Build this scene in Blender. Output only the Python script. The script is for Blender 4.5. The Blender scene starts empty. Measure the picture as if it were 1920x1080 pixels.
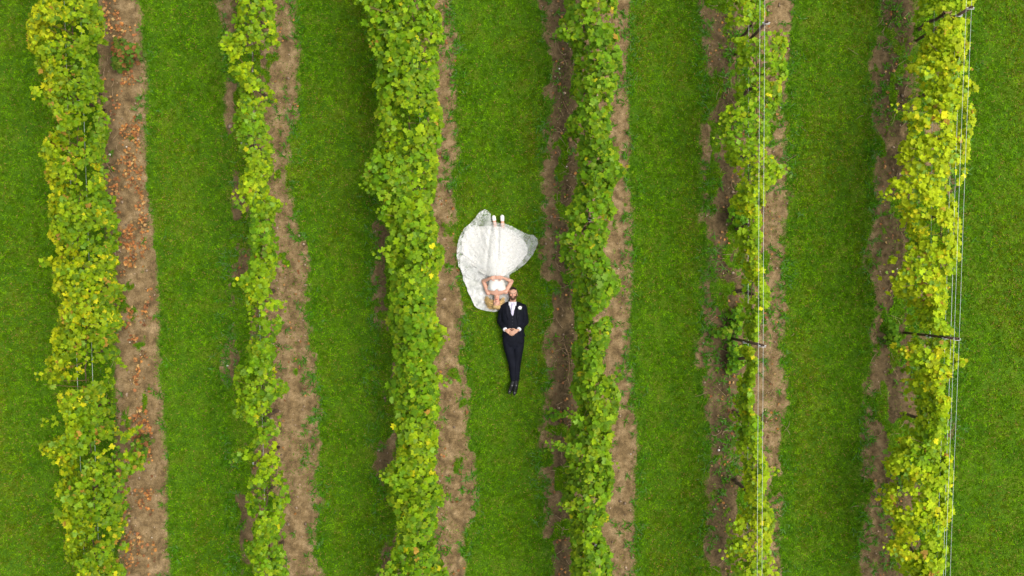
import bpy, bmesh, math, numpy as np
from mathutils import Vector, Matrix
rng = np.random.default_rng(7)
SC = bpy.context.scene
COL = SC.collection
H = 16.0            # drone height above the ground (m)
G = 107.0           # photo pixels per metre on the ground
def S(z): return G*H/(H-z)
def WX(u, z=0.0): return (u-960.0)/S(z)
def WY(v, z=0.0): return (540.0-v)/S(z)
def P(u, v, z): return (WX(u, z), WY(v, z), z)

# ------------------------------------------------------------------ noise
def _hash(ix, iy, seed):
    h = (ix.astype(np.int64)*374761393 + iy.astype(np.int64)*668265263 + seed*2147483647) & 0xFFFFFFFF
    h = ((h ^ (h >> 13))*1274126177) & 0xFFFFFFFF
    h = ((h ^ (h >> 16))*2246822519) & 0xFFFFFFFF
    return ((h ^ (h >> 15)) & 0xFFFF)/65535.0
def vn(x, y, seed=0):
    x = np.asarray(x, float); y = np.asarray(y, float)
    x, y = np.broadcast_arrays(x, y)
    ix = np.floor(x); iy = np.floor(y); fx = x-ix; fy = y-iy
    fx = fx*fx*(3-2*fx); fy = fy*fy*(3-2*fy)
    a = _hash(ix, iy, seed); b = _hash(ix+1, iy, seed); c = _hash(ix, iy+1, seed); d = _hash(ix+1, iy+1, seed)
    return (a*(1-fx)+b*fx)*(1-fy)+(c*(1-fx)+d*fx)*fy          # 0..1
def fbm(x, y, seed=0, o=4):
    s = 0; a = .5; t = 0
    for i in range(o):
        s = s+a*vn(x*2**i+13.7*i, y*2**i-7.1*i, seed+i); t += a; a *= .55
    return s/t
def sstep(a, b, x):
    t = np.clip((x-a)/(b-a), 0, 1); return t*t*(3-2*t)

# ------------------------------------------------------------------ object helpers
def tag(o, label=None, cat=None, group=None, kind=None):
    if label: o['label'] = label
    if cat: o['category'] = cat
    if group: o['group'] = group
    if kind: o['kind'] = kind
    return o
def link(name, me, mat=None, parent=None):
    o = bpy.data.objects.new(name, me); COL.objects.link(o)
    if mat is not None and len(me.materials) == 0: me.materials.append(mat)
    if parent is not None: o.parent = parent
    return o
def empty(name, loc=(0, 0, 0)):
    o = bpy.data.objects.new(name, None); COL.objects.link(o); o.location = loc; o.empty_display_size = .2
    return o
def keep(o, parent):           # parent without moving a mesh written in world coordinates
    o.parent = parent; o.matrix_parent_inverse = Matrix.Translation(-Vector(parent.location))
    return o
def npmesh(name, V, F, col=None, smooth=False, extra=None):
    me = bpy.data.meshes.new(name)
    V = np.asarray(V, np.float32); F = np.asarray(F, np.int32)
    nf, k = F.shape
    me.vertices.add(len(V)); me.vertices.foreach_set('co', V.ravel())
    me.loops.add(nf*k); me.loops.foreach_set('vertex_index', F.ravel())
    me.polygons.add(nf); me.polygons.foreach_set('loop_start', np.arange(0, nf*k, k, dtype=np.int32))
    me.polygons.foreach_set('loop_total', np.full(nf, k, np.int32))
    if smooth: me.polygons.foreach_set('use_smooth', np.ones(nf, bool))
    me.update(calc_edges=True)
    if col is not None: setcol(me, col)
    if extra:
        for n, a in extra.items():
            at = me.attributes.new(n, 'FLOAT', 'POINT'); at.data.foreach_set('value', np.asarray(a, np.float32))
    return me
def setcol(me, col):
    c = np.ones((len(me.vertices), 4), np.float32); c[:, :3] = col
    at = me.color_attributes.new('col', 'FLOAT_COLOR', 'POINT'); at.data.foreach_set('color', c.ravel())

# ------------------------------------------------------------------ materials
def mat(name):
    m = bpy.data.materials.new(name); m.use_nodes = True
    nt = m.node_tree; nt.nodes.clear()
    return m, nt, nt.nodes, nt.links
def simple(name, rgb, rough=.6, spec=.4, metal=0, noise=.25, scale=30, bump=0.0, bscale=200, sheen=0):
    m, nt, N, L = mat(name)
    out = N.new('ShaderNodeOutputMaterial'); p = N.new('ShaderNodeBsdfPrincipled')
    L.new(p.outputs[0], out.inputs[0])
    p.inputs['Roughness'].default_value = rough; p.inputs['Metallic'].default_value = metal
    p.inputs['Specular IOR Level'].default_value = spec
    if sheen: p.inputs['Sheen Weight'].default_value = sheen
    tc = N.new('ShaderNodeTexCoord'); n = N.new('ShaderNodeTexNoise'); n.inputs['Scale'].default_value = scale
    n.inputs['Detail'].default_value = 4
    L.new(tc.outputs['Object'], n.inputs['Vector'])
    r = N.new('ShaderNodeMapRange'); r.inputs[1].default_value = .3; r.inputs[2].default_value = .7
    r.inputs[3].default_value = 1-noise; r.inputs[4].default_value = 1+noise
    L.new(n.outputs[0], r.inputs[0])
    mx = N.new('ShaderNodeVectorMath'); mx.operation = 'SCALE'; mx.inputs[0].default_value = rgb
    L.new(r.outputs[0], mx.inputs['Scale']); L.new(mx.outputs[0], p.inputs['Base Color'])
    if bump:
        n2 = N.new('ShaderNodeTexNoise'); n2.inputs['Scale'].default_value = bscale
        L.new(tc.outputs['Object'], n2.inputs['Vector'])
        b = N.new('ShaderNodeBump'); b.inputs['Strength'].default_value = bump; b.inputs['Distance'].default_value = .01
        L.new(n2.outputs[0], b.inputs['Height']); L.new(b.outputs[0], p.inputs['Normal'])
    return m
def leafmat(name, rough=.5, spec=.35, trans=.3, noise=.18, scale=60):
    m, nt, N, L = mat(name)
    out = N.new('ShaderNodeOutputMaterial'); p = N.new('ShaderNodeBsdfPrincipled'); t = N.new('ShaderNodeBsdfTranslucent')
    a = N.new('ShaderNodeAttribute'); a.attribute_name = 'col'
    tc = N.new('ShaderNodeTexCoord'); n = N.new('ShaderNodeTexNoise'); n.inputs['Scale'].default_value = scale
    L.new(tc.outputs['Object'], n.inputs['Vector'])
    r = N.new('ShaderNodeMapRange'); r.inputs[1].default_value = .3; r.inputs[2].default_value = .7
    r.inputs[3].default_value = 1-noise; r.inputs[4].default_value = 1+noise
    L.new(n.outputs[0], r.inputs[0])
    mx = N.new('ShaderNodeVectorMath'); mx.operation = 'SCALE'
    L.new(a.outputs['Color'], mx.inputs[0]); L.new(r.outputs[0], mx.inputs['Scale'])
    L.new(mx.outputs[0], p.inputs['Base Color']); L.new(mx.outputs[0], t.inputs['Color'])
    p.inputs['Roughness'].default_value = rough; p.inputs['Specular IOR Level'].default_value = spec
    ms = N.new('ShaderNodeMixShader'); ms.inputs[0].default_value = trans
    L.new(p.outputs[0], ms.inputs[1]); L.new(t.outputs[0], ms.inputs[2]); L.new(ms.outputs[0], out.inputs[0])
    return m
M_leaf = leafmat('vine_leaf', rough=.6, spec=.18, trans=.34)
M_blade = leafmat('grass_blade', rough=.85, spec=.04, trans=.25, noise=.1)
M_dry = leafmat('dry_leaf', rough=.7, spec=.2, trans=.1)
M_bark = simple('vine_bark', (.11, .075, .045), .9, .2, noise=.4, bump=.6)
M_cane = simple('vine_cane', (.20, .12, .055), .7, .3, noise=.3)
M_steel = simple('rusty_steel', (.11, .07, .045), .7, .4, metal=.3, noise=.45, scale=40)
M_wire = simple('galvanised_wire', (.52, .55, .52), .45, .5, metal=.35, noise=.1)
M_clip = simple('zinc_clip', (.6, .6, .58), .4, .5, metal=.5)

# ------------------------------------------------------------------ bare earth strips (edges traced every 120 px of photo height)
VS = np.arange(0, 1081, 120); YS = (540-VS)/G
def edge(a): 
    a = np.asarray(a, float)
    return lambda y: (np.interp(-y, -YS, a)-960)/G
STRIPS = [  # left edge, right edge, cover
 (edge([185,185,187,195,203,212,213,214,220,225]), edge([258,271,274,277,289,300,303,311,314,318]), .95),
 (edge([455,460,465,470,480,490,495,500,515,520]), edge([556,562,550,547,576,582,586,590,597,600]), .88),
 (edge([418,425,420,428,425,428,422,425,432,440]), edge([455,460,465,470,480,490,495,500,515,520]), .40),
 (edge([795,795,795,792,795,800,805,805,805,815]), edge([847,850,850,850,858,874,878,882,886,868]), .90),
 (edge([715,715,710,698,700,698,700,705,715,720]), edge([795,795,795,792,795,800,805,805,805,815]), .34),
 (edge([1016,1036,1026,1018,1014,1018,1020,1012,1024,1034]), edge([1100,1100,1100,1100,1100,1100,1100,1100,1100,1100]), .76),
 (edge([1100,1100,1100,1100,1100,1100,1100,1100,1100,1100]), edge([1182,1176,1178,1182,1181,1181,1186,1197,1188,1192]), .93),
 (edge([1312,1325,1325,1325,1324,1318,1318,1330,1325,1322]), edge([1400]*10), .68),
 (edge([1400]*10), edge([1486,1480,1478,1480,1474,1464,1478,1475,1468,1462]), .80),
 (edge([1652,1643,1637,1637,1632,1636,1632,1618,1616,1624]), edge([1715]*10), .70),
 (edge([1715]*10), edge([1822,1818,1812,1806,1796,1792,1792,1788,1785,1782]), .30),
]
def soil(x, y):
    x = np.asarray(x, float); y = np.asarray(y, float)
    w = (fbm(x*1.6, y*1.6, 11)-.5)*.34 + (fbm(x*7, y*5, 21, 3)-.5)*.17
    pat = fbm(x*3.4, y*2.0, 31, 4)
    fine = fbm(x*11, y*11, 37, 3); w = w+(fine-.5)*.12
    m = np.zeros(np.broadcast(x, y).shape)
    for l, r, c in STRIPS:
        L = l(y); R = r(y)
        din = np.minimum(x-L, R-x)
        sh = (x > L-.0) & (x < R+.0)
        d = din+w*np.where(c > .9, .62, 1.15)
        base = sstep(-.13, .12, d)
        thr = .5+(c-.5)*.56                       # more cover = fewer grass patches inside
        hole = sstep(thr-.07, thr+.07, pat+(fine-.5)*.16)
        m = np.maximum(m, base*(1-hole))
    return m
def seam(x, y):      # how near an earth/grass edge, for the rank dark grass there
    s = np.zeros(np.broadcast(x, y).shape)
    for l, r, c in STRIPS:
        for e in (l, r):
            s = np.maximum(s, np.exp(-((x-e(y))/.16)**2))
    return s

# ------------------------------------------------------------------ ground sheet
def axis(a, b, step, far):
    core = np.arange(a, b+1e-6, step)
    k = np.array([.1, .3, .8, 2, 5, 12, 30, 80, 200, far])
    return np.concatenate([a-k[::-1], core, b+k])
gx = axis(-9.8, 9.8, .032, 600); gy = axis(-6.2, 6.2, .032, 600)
X, Y = np.meshgrid(gx, gy)
MK = soil(X, Y)
lump = (fbm(X*9, Y*9, 41, 4)-.5)
clod = np.clip(fbm(X*14, Y*14, 47, 3)-.56, 0, 1)
Zg = MK*(lump*.07+clod*.22) - .012*MK + (1-MK)*(fbm(X*1.2, Y*1.2, 51)-.5)*.02
rut = np.exp(-((X-(edge([525,535,525,522,545,552,555,560,572,575])(Y)))/.07)**2)
Zg += -MK*rut*.03*(.6+.5*np.sin(Y*2*math.pi/.085+X*14))
far = (np.abs(X) > 9.9) | (np.abs(Y) > 6.3)
Zg = np.where(far, 0, Zg)
nx, ny = len(gx), len(gy)
idx = np.arange(nx*ny).reshape(ny, nx)
F = np.stack([idx[:-1, :-1], idx[:-1, 1:], idx[1:, 1:], idx[1:, :-1]], -1).reshape(-1, 4)
V = np.stack([X, Y, Zg], -1).reshape(-1, 3)
# damp earth plus row shade painted into soil colour, strongest west of rows 4-6
damp_shade = np.zeros_like(X)
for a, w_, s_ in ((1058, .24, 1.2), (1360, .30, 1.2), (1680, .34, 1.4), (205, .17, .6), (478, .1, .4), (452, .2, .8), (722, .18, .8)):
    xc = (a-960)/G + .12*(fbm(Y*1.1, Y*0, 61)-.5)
    damp_shade = np.maximum(damp_shade, np.minimum(1, s_)*np.exp(-((X-xc)/w_)**2)*sstep(.12, .42, fbm(X*3, Y*2, 71)))
me = npmesh('ground', V, F, smooth=True, extra={'soil': MK.ravel(), 'damp_shade': damp_shade.ravel()})
m, nt, N, L = mat('ground')
out = N.new('ShaderNodeOutputMaterial'); p = N.new('ShaderNodeBsdfPrincipled'); L.new(p.outputs[0], out.inputs[0])
p.inputs['Roughness'].default_value = .95; p.inputs['Specular IOR Level'].default_value = .15
tc = N.new('ShaderNodeTexCoord')
def noise(scale, det=5, rough=.6):
    n = N.new('ShaderNodeTexNoise'); n.inputs['Scale'].default_value = scale; n.inputs['Detail'].default_value = det
    n.inputs['Roughness'].default_value = rough; L.new(tc.outputs['Object'], n.inputs['Vector']); return n
def ramp(src, stops):
    r = N.new('ShaderNodeValToRGB'); e = r.color_ramp.elements
    e[0].position, e[0].color = stops[0][0], (*stops[0][1], 1); e[1].position, e[1].color = stops[-1][0], (*stops[-1][1], 1)
    for q, c in stops[1:-1]:
        k = e.new(q); k.color = (*c, 1)
    L.new(src, r.inputs[0]); return r
def mixc(f, a, b, mode='MIX'):
    x = N.new('ShaderNodeMix'); x.data_type = 'RGBA'; x.blend_type = mode
    if isinstance(f, float): x.inputs[0].default_value = f
    else: L.new(f, x.inputs[0])
    L.new(a, x.inputs[6]); L.new(b, x.inputs[7]); return x.outputs[2]
s1 = ramp(noise(5, 8, .65).outputs[0], [(.28, (.09, .060, .028)), (.48, (.205, .140, .066)), (.70, (.36, .26, .14))])
s2 = ramp(noise(70, 4, .7).outputs[0], [(.3, (.4, .4, .38)), (.6, (1.12, 1.1, 1.08)), (.78, (1.6, 1.6, 1.5))])
sc_ = mixc(1.0, s1.outputs[0], s2.outputs[0], 'MULTIPLY')
damp_shade_ramp = ramp(noise(22, 5, .7).outputs[0], [(.35, (.040, .030, .014)), (.65, (.12, .082, .040))])
ha = N.new('ShaderNodeAttribute'); ha.attribute_name = 'damp_shade'
sc_ = mixc(ha.outputs['Fac'], sc_, damp_shade_ramp.outputs[0])
g1 = ramp(noise(2.2, 6, .65).outputs[0], [(.3, (.04, .11, .004)), (.5, (.07, .16, .005)), (.7, (.12, .17, .01))])
g2 = ramp(noise(55, 4, .75).outputs[0], [(.35, (.35, .4, .4)), (.52, (.9, .9, .9)), (.7, (1.5, 1.45, 1.2))])
gc_ = mixc(1.0, g1.outputs[0], g2.outputs[0], 'MULTIPLY')
sa = N.new('ShaderNodeAttribute'); sa.attribute_name = 'soil'
nn = noise(40, 5, .7)
ad = N.new('ShaderNodeMath'); ad.operation = 'MULTIPLY_ADD'; L.new(nn.outputs[0], ad.inputs[0]); ad.inputs[1].default_value = .9
ad.inputs[2].default_value = -.45
a2 = N.new('ShaderNodeMath'); a2.operation = 'ADD'; L.new(sa.outputs['Fac'], a2.inputs[0]); L.new(ad.outputs[0], a2.inputs[1])
mr = N.new('ShaderNodeMapRange'); mr.interpolation_type = 'SMOOTHSTEP'; mr.inputs[1].default_value = .3; mr.inputs[2].default_value = .7
L.new(a2.outputs[0], mr.inputs[0])
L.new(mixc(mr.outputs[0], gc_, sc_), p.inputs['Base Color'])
b = N.new('ShaderNodeBump'); b.inputs['Strength'].default_value = .8; b.inputs['Distance'].default_value = .02
L.new(noise(60, 6, .7).outputs[0], b.inputs['Height']); L.new(b.outputs[0], p.inputs['Normal'])
tag(link('ground', me, m), kind='structure')

# ------------------------------------------------------------------ grass blades
def blades(n, xr, yr, dens, length, width, colfn, lean=1.0, seed=1, nb=None, z0=0):
    r = np.random.default_rng(seed)
    x = r.uniform(*xr, n); y = r.uniform(*yr, n)
    k = r.random(n) < dens(x, y)
    x = x[k]; y = y[k]
    if nb:                                   # rosettes: nb blades from each root
        x = np.repeat(x, nb)+r.normal(0, .012, len(x)*nb); y = np.repeat(y, nb)+r.normal(0, .012, len(y)*nb)
    n = len(x)
    a = r.uniform(0, 2*math.pi, n); ln = length*r.uniform(.55, 1.3, n); w = width*r.uniform(.6, 1.3, n)
    el = np.clip(r.normal(.75, .3, n)/lean, .12, 1.45)
    dx = np.cos(a)*np.cos(el); dy = np.sin(a)*np.cos(el); dz = np.sin(el)
    px = -np.sin(a)*w/2; py = np.cos(a)*w/2
    B = np.stack([x, y, np.full(n, z0)], -1)
    D = np.stack([dx, dy, dz], -1); Pp = np.stack([px, py, np.zeros(n)], -1)
    mid = B+D*(ln*.55)[:, None]; D2 = D.copy(); D2[:, 2] *= .25
    tip = mid+D2*(ln*.5)[:, None]
    V = np.stack([B-Pp*.7, B+Pp*.7, mid+Pp, mid-Pp, tip], 1).reshape(-1, 3)
    o = np.arange(n)*5
    F = np.concatenate([np.stack([o, o+1, o+2], -1), np.stack([o, o+2, o+3], -1), np.stack([o+3, o+2, o+4], -1)])
    c = colfn(x, y, r)
    return V, F, np.repeat(c, 5, axis=0)
def grass_col(x, y, r):
    n = len(x)
    t = .6*fbm(x*.9+y*.25, y*.45, 81, 4)+.4*fbm(x*2.6, y*.22, 83, 3); u = fbm(x*5, y*5, 91, 3); q = r.random(n)
    g = np.array([.084, .205, .0012]); dk = np.array([.040, .145, .002]); yl = np.array([.145, .215, .002]); br = np.array([.27, .19, .05])
    tw = sstep(.42, .70, t*.7+u*.3)[:, None]*.85; c = g*(1-tw)+yl*.80*tw
    sm = (seam(x, y)*sstep(.35, .6, u))[:, None]*.75
    c = c*(1-sm)+dk*sm
    v_ = fbm(x*21, y*21, 95, 2); lt = sstep(.55, .8, v_)[:, None]*.6; c = c*(1-lt)+np.array([.16, .33, .004])*lt
    c = c*np.array([.93, .91, 1])*(.70+.60*sstep(.25, .75, v_))[:, None]*r.uniform(.6, 1.45, n)[:, None]
    b_ = q < .04+.09*tw[:, 0]; c[b_] = br*r.uniform(.6, 1.3, b_.sum())[:, None]
    return c
def gd(x, y):
    return np.clip((1-soil(x, y))**1.3+.10*sstep(.45, .6, fbm(x*2.2, y*1.6, 103))*(x > -5.7), 0, 1)*(.45+.55*sstep(.3,.6,vn(x*19, y*19, 99)))*(.72+.28*sstep(.3, .5, fbm(x*4, y*4, 101)))
V, F, C_ = blades(1150000, (-9.6, 9.6), (-6.0, 6.0), gd, .046, .0085, grass_col, seed=3)
tag(link('grass', npmesh('grass', V, F, C_), M_blade), 'short mown green grass lanes between the vine rows', 'grass', kind='stuff')
def weed_col(x, y, r):
    n = len(x); c = np.array([.055, .165, .006])*r.uniform(.5, 1.6, n)[:, None]
    k = r.random(n) < .25; c[k] = np.array([.10, .20, .05])*r.uniform(.7, 1.2, k.sum())[:, None]
    return c
def wd(x, y):
    s = soil(x, y)
    return np.clip(seam(x, y)*.8*sstep(.40, .62, fbm(x*2.4, y*2.0, 111)) + (.16+.40*(((x > 3.2) & (x < 4.0)) | (x > 6.1)))*(s > .3)*sstep(.44, .60, fbm(x*1.8, y*1.5, 113)) *(x > -6) , 0, 1)*(.35+.65*(x > -5.9))
V, F, C_ = blades(26000, (-9.6, 9.6), (-6.0, 6.0), wd, .095, .013, weed_col, lean=1.7, seed=5, nb=9, z0=.004)
tag(link('weeds', npmesh('weeds', V, F, C_), M_blade), 'rank darker weed tufts along the bare earth edges', 'weeds', kind='stuff')

# ------------------------------------------------------------------ leaves
ANG = np.radians([0, 24, 50, 80, 112, 150, 180, 210, 248, 280, 310, 336])
RAD = np.array([1.05, .70, .95, .64, .86, .66, .25, .66, .86, .64, .95, .70])
LX = np.concatenate([[0.], np.sin(ANG)*RAD]); LY = np.concatenate([[-.05], np.cos(ANG)*RAD])
def leaves(pos, nrm, size, r, tipdir=None, cup=(.1, .65), fold=(.0, .5)):
    n = len(pos)
    nrm = nrm/np.linalg.norm(nrm, axis=1)[:, None]
    t = r.normal(size=(n, 3)) if tipdir is None else tipdir+r.normal(size=(n, 3))*.5
    t -= (t*nrm).sum(1)[:, None]*nrm; t /= np.linalg.norm(t, axis=1)[:, None]
    b = np.cross(nrm, t)
    rr = LX**2+LY**2
    cu = r.uniform(*cup, n)*np.where(r.random(n) < .2, -1, 1); fo = r.uniform(*fold, n)
    wx = r.uniform(.85, 1.15, n)
    zz = -(cu[:, None]*rr[None])+fo[:, None]*np.abs(LX)[None]+r.normal(0, .05, (n, len(LX)))
    jit = 1+r.normal(0, .06, (n, len(LX)))
    V = pos[:, None]+size[:, None, None]*(b[:, None]*(LX[None]*jit*wx[:, None])[..., None]+t[:, None]*(LY[None]*jit)[..., None]+nrm[:, None]*zz[..., None])
    k = len(LX); o = (np.arange(n)*k)[:, None, None]
    tri = np.stack([np.zeros(k-1, int), 1+np.arange(k-1), 1+(np.arange(k-1)+1) % (k-1)], -1)
    return V.reshape(-1, 3), (o+tri[None]).reshape(-1, 3)
def leafcols(base, rim, rimf):
    n = len(base); k = len(LX)
    c = np.repeat(base[:, None], k, 1)
    c[:, 1:] = c[:, 1:]*(1-rimf[:, None, None])+rim[:, None]*rimf[:, None, None]
    return c.reshape(-1, 3)
def tube(pts, rad, k=6, cap=True):
    pts = np.asarray(pts, float); n = len(pts); rad = np.broadcast_to(np.asarray(rad, float), (n,))
    T = np.gradient(pts, axis=0); T /= np.linalg.norm(T, axis=1)[:, None]+1e-9
    up = np.array([.13, .21, .97]) if abs(T[0][2]) < .8 else np.array([1., .1, 0])
    A = np.cross(T, up); A /= np.linalg.norm(A, axis=1)[:, None]; B = np.cross(T, A)
    th = np.arange(k)*2*math.pi/k
    V = (pts[:, None]+rad[:, None, None]*(A[:, None]*np.cos(th)[None, :, None]+B[:, None]*np.sin(th)[None, :, None])).reshape(-1, 3)
    F = []
    for i in range(n-1):
        for j in range(k):
            F.append((i*k+j, i*k+(j+1) % k, (i+1)*k+(j+1) % k, (i+1)*k+j))
    return V, np.array(F)
def join(parts):
    Vs, Fs, o = [], [], 0
    for V, F in parts:
        Vs.append(V); Fs.append(F+o); o += len(V)
    return np.concatenate(Vs), np.concatenate(Fs)

E = {  # foliage edges traced per row: (photo height v, left, right)
1: [(-90,40,165),(0,50,172),(40,52,178),(60,46,192),(100,66,165),(130,65,180),(180,74,185),(220,96,190),(280,70,193),(330,86,195),(360,90,192),(400,90,208),(450,92,215),(480,92,214),(490,80,218),(510,96,203),(540,95,230),(570,100,216),(600,100,228),(650,98,205),(695,78,205),(705,66,205),(730,76,200),(775,110,205),(810,122,213),(830,72,262),(845,78,272),(880,102,272),(895,108,240),(920,95,233),(960,115,230),(1000,117,225),(1050,122,225),(1080,140,235),(1170,150,240)],
2: [(-90,430,505),(0,430,512),(30,428,512),(60,415,517),(80,416,515),(92,418,474),(130,432,462),(160,440,510),(190,442,500),(230,430,500),(250,430,510),(290,436,510),(310,458,508),(340,442,505),(365,440,505),(385,462,533),(400,470,505),(420,470,503),(450,466,508),(475,465,525),(500,455,512),(525,436,510),(560,458,503),(572,460,535),(600,465,532),(620,460,530),(640,458,505),(680,456,502),(700,433,508),(735,436,536),(750,436,510),(790,452,500),(812,470,530),(830,468,505),(850,432,508),(870,470,515),(885,480,517),(920,460,545),(960,455,535),(980,470,530),(1010,480,522),(1030,462,530),(1060,470,530),(1080,476,535),(1170,480,540)],
3: [(-90,660,820),(0,672,820),(20,690,825),(40,688,826),(70,690,835),(100,700,825),(140,704,820),(180,704,820),(210,710,826),(240,700,830),(270,706,820),(300,688,820),(320,680,822),(345,684,820),(365,716,812),(385,712,812),(410,708,816),(430,726,822),(470,722,830),(500,728,830),(530,734,822),(560,726,815),(600,722,822),(625,728,840),(640,730,833),(680,738,815),(720,726,825),(750,730,820),(790,736,820),(820,744,820),(860,744,815),(880,726,815),(930,724,832),(960,740,815),(1000,742,815),(1040,730,822),(1080,720,840),(1170,725,840)],
4: [(-90,1058,1160),(0,1062,1160),(40,1048,1162),(60,1040,1162),(80,1072,1165),(130,1076,1165),(180,1076,1152),(230,1060,1150),(260,1076,1150),(300,1080,1165),(325,1080,1182),(340,1080,1160),(360,1070,1145),(400,1064,1155),(430,1066,1145),(470,1048,1140),(500,1060,1145),(530,1070,1168),(560,1070,1150),(600,1076,1145),(630,1080,1145),(670,1070,1140),(700,1080,1140),(740,1074,1165),(770,1080,1160),(800,1074,1155),(825,1052,1150),(840,1060,1150),(880,1062,1150),(910,1066,1155),(945,1048,1145),(960,1062,1142),(980,1070,1140),(1010,1070,1135),(1050,1070,1150),(1080,1070,1155),(1170,1070,1155)],
5: [(-90,1370,1440),(0,1370,1440),(50,1375,1436),(68,1354,1468),(85,1380,1475),(110,1386,1475),(140,1390,1478),(180,1390,1474),(200,1362,1465),(225,1354,1450),(260,1356,1445),(285,1368,1440),(312,1386,1480),(325,1386,1476),(350,1386,1440),(380,1386,1436),(420,1393,1440),(460,1386,1432),(490,1398,1428),(520,1396,1430),(550,1388,1442),(590,1398,1430),(630,1402,1424),(660,1405,1418),(712,1405,1418),(728,1388,1421),(770,1386,1422),(795,1390,1438),(840,1384,1432),(880,1396,1452),(910,1396,1440),(950,1400,1446),(980,1382,1450),(1010,1370,1450),(1050,1360,1455),(1080,1366,1450),(1170,1366,1450)],
6: [(-90,1735,1835),(0,1736,1832),(40,1726,1820),(70,1730,1816),(100,1736,1816),(130,1712,1830),(150,1736,1820),(180,1730,1832),(195,1700,1835),(230,1704,1830),(260,1696,1830),(290,1686,1822),(320,1680,1812),(345,1664,1800),(366,1656,1802),(385,1700,1802),(420,1710,1804),(460,1706,1800),(490,1684,1800),(515,1666,1800),(545,1690,1786),(580,1726,1780),(610,1716,1778),(635,1735,1790),(655,1686,1796),(680,1702,1810),(700,1712,1782),(740,1718,1776),(770,1716,1776),(800,1722,1780),(830,1694,1790),(870,1672,1790),(900,1690,1796),(930,1672,1782),(955,1662,1792),(980,1690,1772),(1010,1690,1776),(1030,1658,1776),(1050,1680,1772),(1080,1710,1772),(1170,1710,1770)],
}
ROWS = {  # z of the left edge, z of the right edge, leaves, canopy top
1: (1.65, 1.0, 20000, 1.85), 2: (1.55, 1.2, 9500, 1.7), 3: (1.45, 1.25, 11000, 1.75),
4: (1.25, 1.45, 10500, 1.75), 5: (1.35, 1.5, 10000, 1.68), 6: (1.3, 1.5, 15500, 1.68)}
LEAN = 0
def pal(row, x, y, tt, r, zrel):
    """base colour, rim colour, rim strength for each leaf; every row has its own stage of autumn colour"""
    n = len(x); a = fbm(x*1.3+row*7, y*1.1, 120+row, 3); b = fbm(x*4+row*3, y*4, 140+row, 2); q = r.random(n)
    mid = np.array([.120, .265, .002]); dark = np.array([.055, .150, .003]); lime = np.array([.30, .425, .003])
    yel = np.array([.52, .49, .008]); ora = np.array([.36, .21, .03]); gry = np.array([.17, .31, .03])
    yf = {1: .54, 2: .24, 3: .14, 4: .10, 5: .52, 6: .86}[row]
    dk = {1: .30, 2: .26, 3: .34, 4: .40, 5: .14, 6: .03}[row]
    k = np.clip(yf+(a-.5)*1.5+(b-.5)*.7+r.normal(0, .16, n), 0, 1)
    if row == 1: k = np.clip(k+np.where(tt < 0, .32, -.42)*np.abs(tt)-.06, 0, 1)  # yellow outer leaves; shade of the inner side painted into leaf colour
    if row == 6: k = np.clip(k+.08, 0, 1)
    c = mid*(1-k[:, None])+lime*k[:, None]
    if row == 1: c = c*np.array([1.08, .97, 1])
    kk = np.clip((k-.72)*2.0, 0, .72)*{6: .42, 1: .85}.get(row, .4); c = c*(1-kk[:, None])+yel*kk[:, None]
    d = (q < dk)[:, None]; c = np.where(d, dark*.7+c*.3, c)
    yp = {1: .05, 2: .01, 3: .015, 4: .01, 5: .03, 6: .06}[row]
    s = (r.random(n) < yp*4*sstep(.45, .75, b))[:, None]; c = np.where(s, yel, c)
    s = (r.random(n) < {1: .14, 6: .07}.get(row, .02)*sstep(.5, .8, fbm(x*6, y*6, 160+row, 2)))[:, None]; c = np.where(s, ora, c)
    s = (r.random(n) < .06)[:, None]; c = np.where(s, gry, c)
    c = c*r.uniform(.66, 1.24, n)[:, None]*{6: 1.14, 5: 1.06, 4: .97}.get(row, 1.0)
    rim = c*.6+yel*.4; rf = np.where(r.random(n) < .3, r.uniform(.3, .9, n), r.uniform(0, .15, n))
    return c, rim, rf
def edges_at(row, y):
    e = np.array(E[row], float); zl, zr, _, _ = ROWS[row]
    Lx = np.interp(540-y*S(zl), e[:, 0], e[:, 1]); Rx = np.interp(540-y*S(zr), e[:, 0], e[:, 2])
    return (Lx-960)/S(zl), (Rx-960)/S(zr)
def shoot_leaves(p0, p1, n, sz, r, spread=.05):
    t = np.linspace(0.05, 1, n); p0 = np.array(p0); p1 = np.array(p1)
    pos = p0+(p1-p0)*t[:, None]; pos[:, 2] += .10*np.sin(t*math.pi)
    side = np.cross(p1-p0, [0, 0, 1]); side /= np.linalg.norm(side)
    sg = np.where(np.arange(n) % 2, 1, -1)*r.uniform(.5, 1.2, n)*spread
    pos = pos+side*sg[:, None]+r.normal(0, .012, (n, 3))
    nr = np.array([0, 0, 1.])+r.normal(0, .28, (n, 3))
    size = sz*(1.05-.55*t)*r.uniform(.85, 1.15, n)
    return pos, nr, size
LABELS = {
1: 'yellowing wide vine row beside the leaf-strewn earth strip, leftmost row',
2: 'narrow straggly vine row between two mown lanes, second from left',
3: 'broad mid green vine row just left of the bride',
4: 'dense mid green vine row just right of the groom',
5: 'thin yellow-green vine row under a single pair of wires',
6: 'bright yellow vine row under four wires, rightmost row'}
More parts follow.
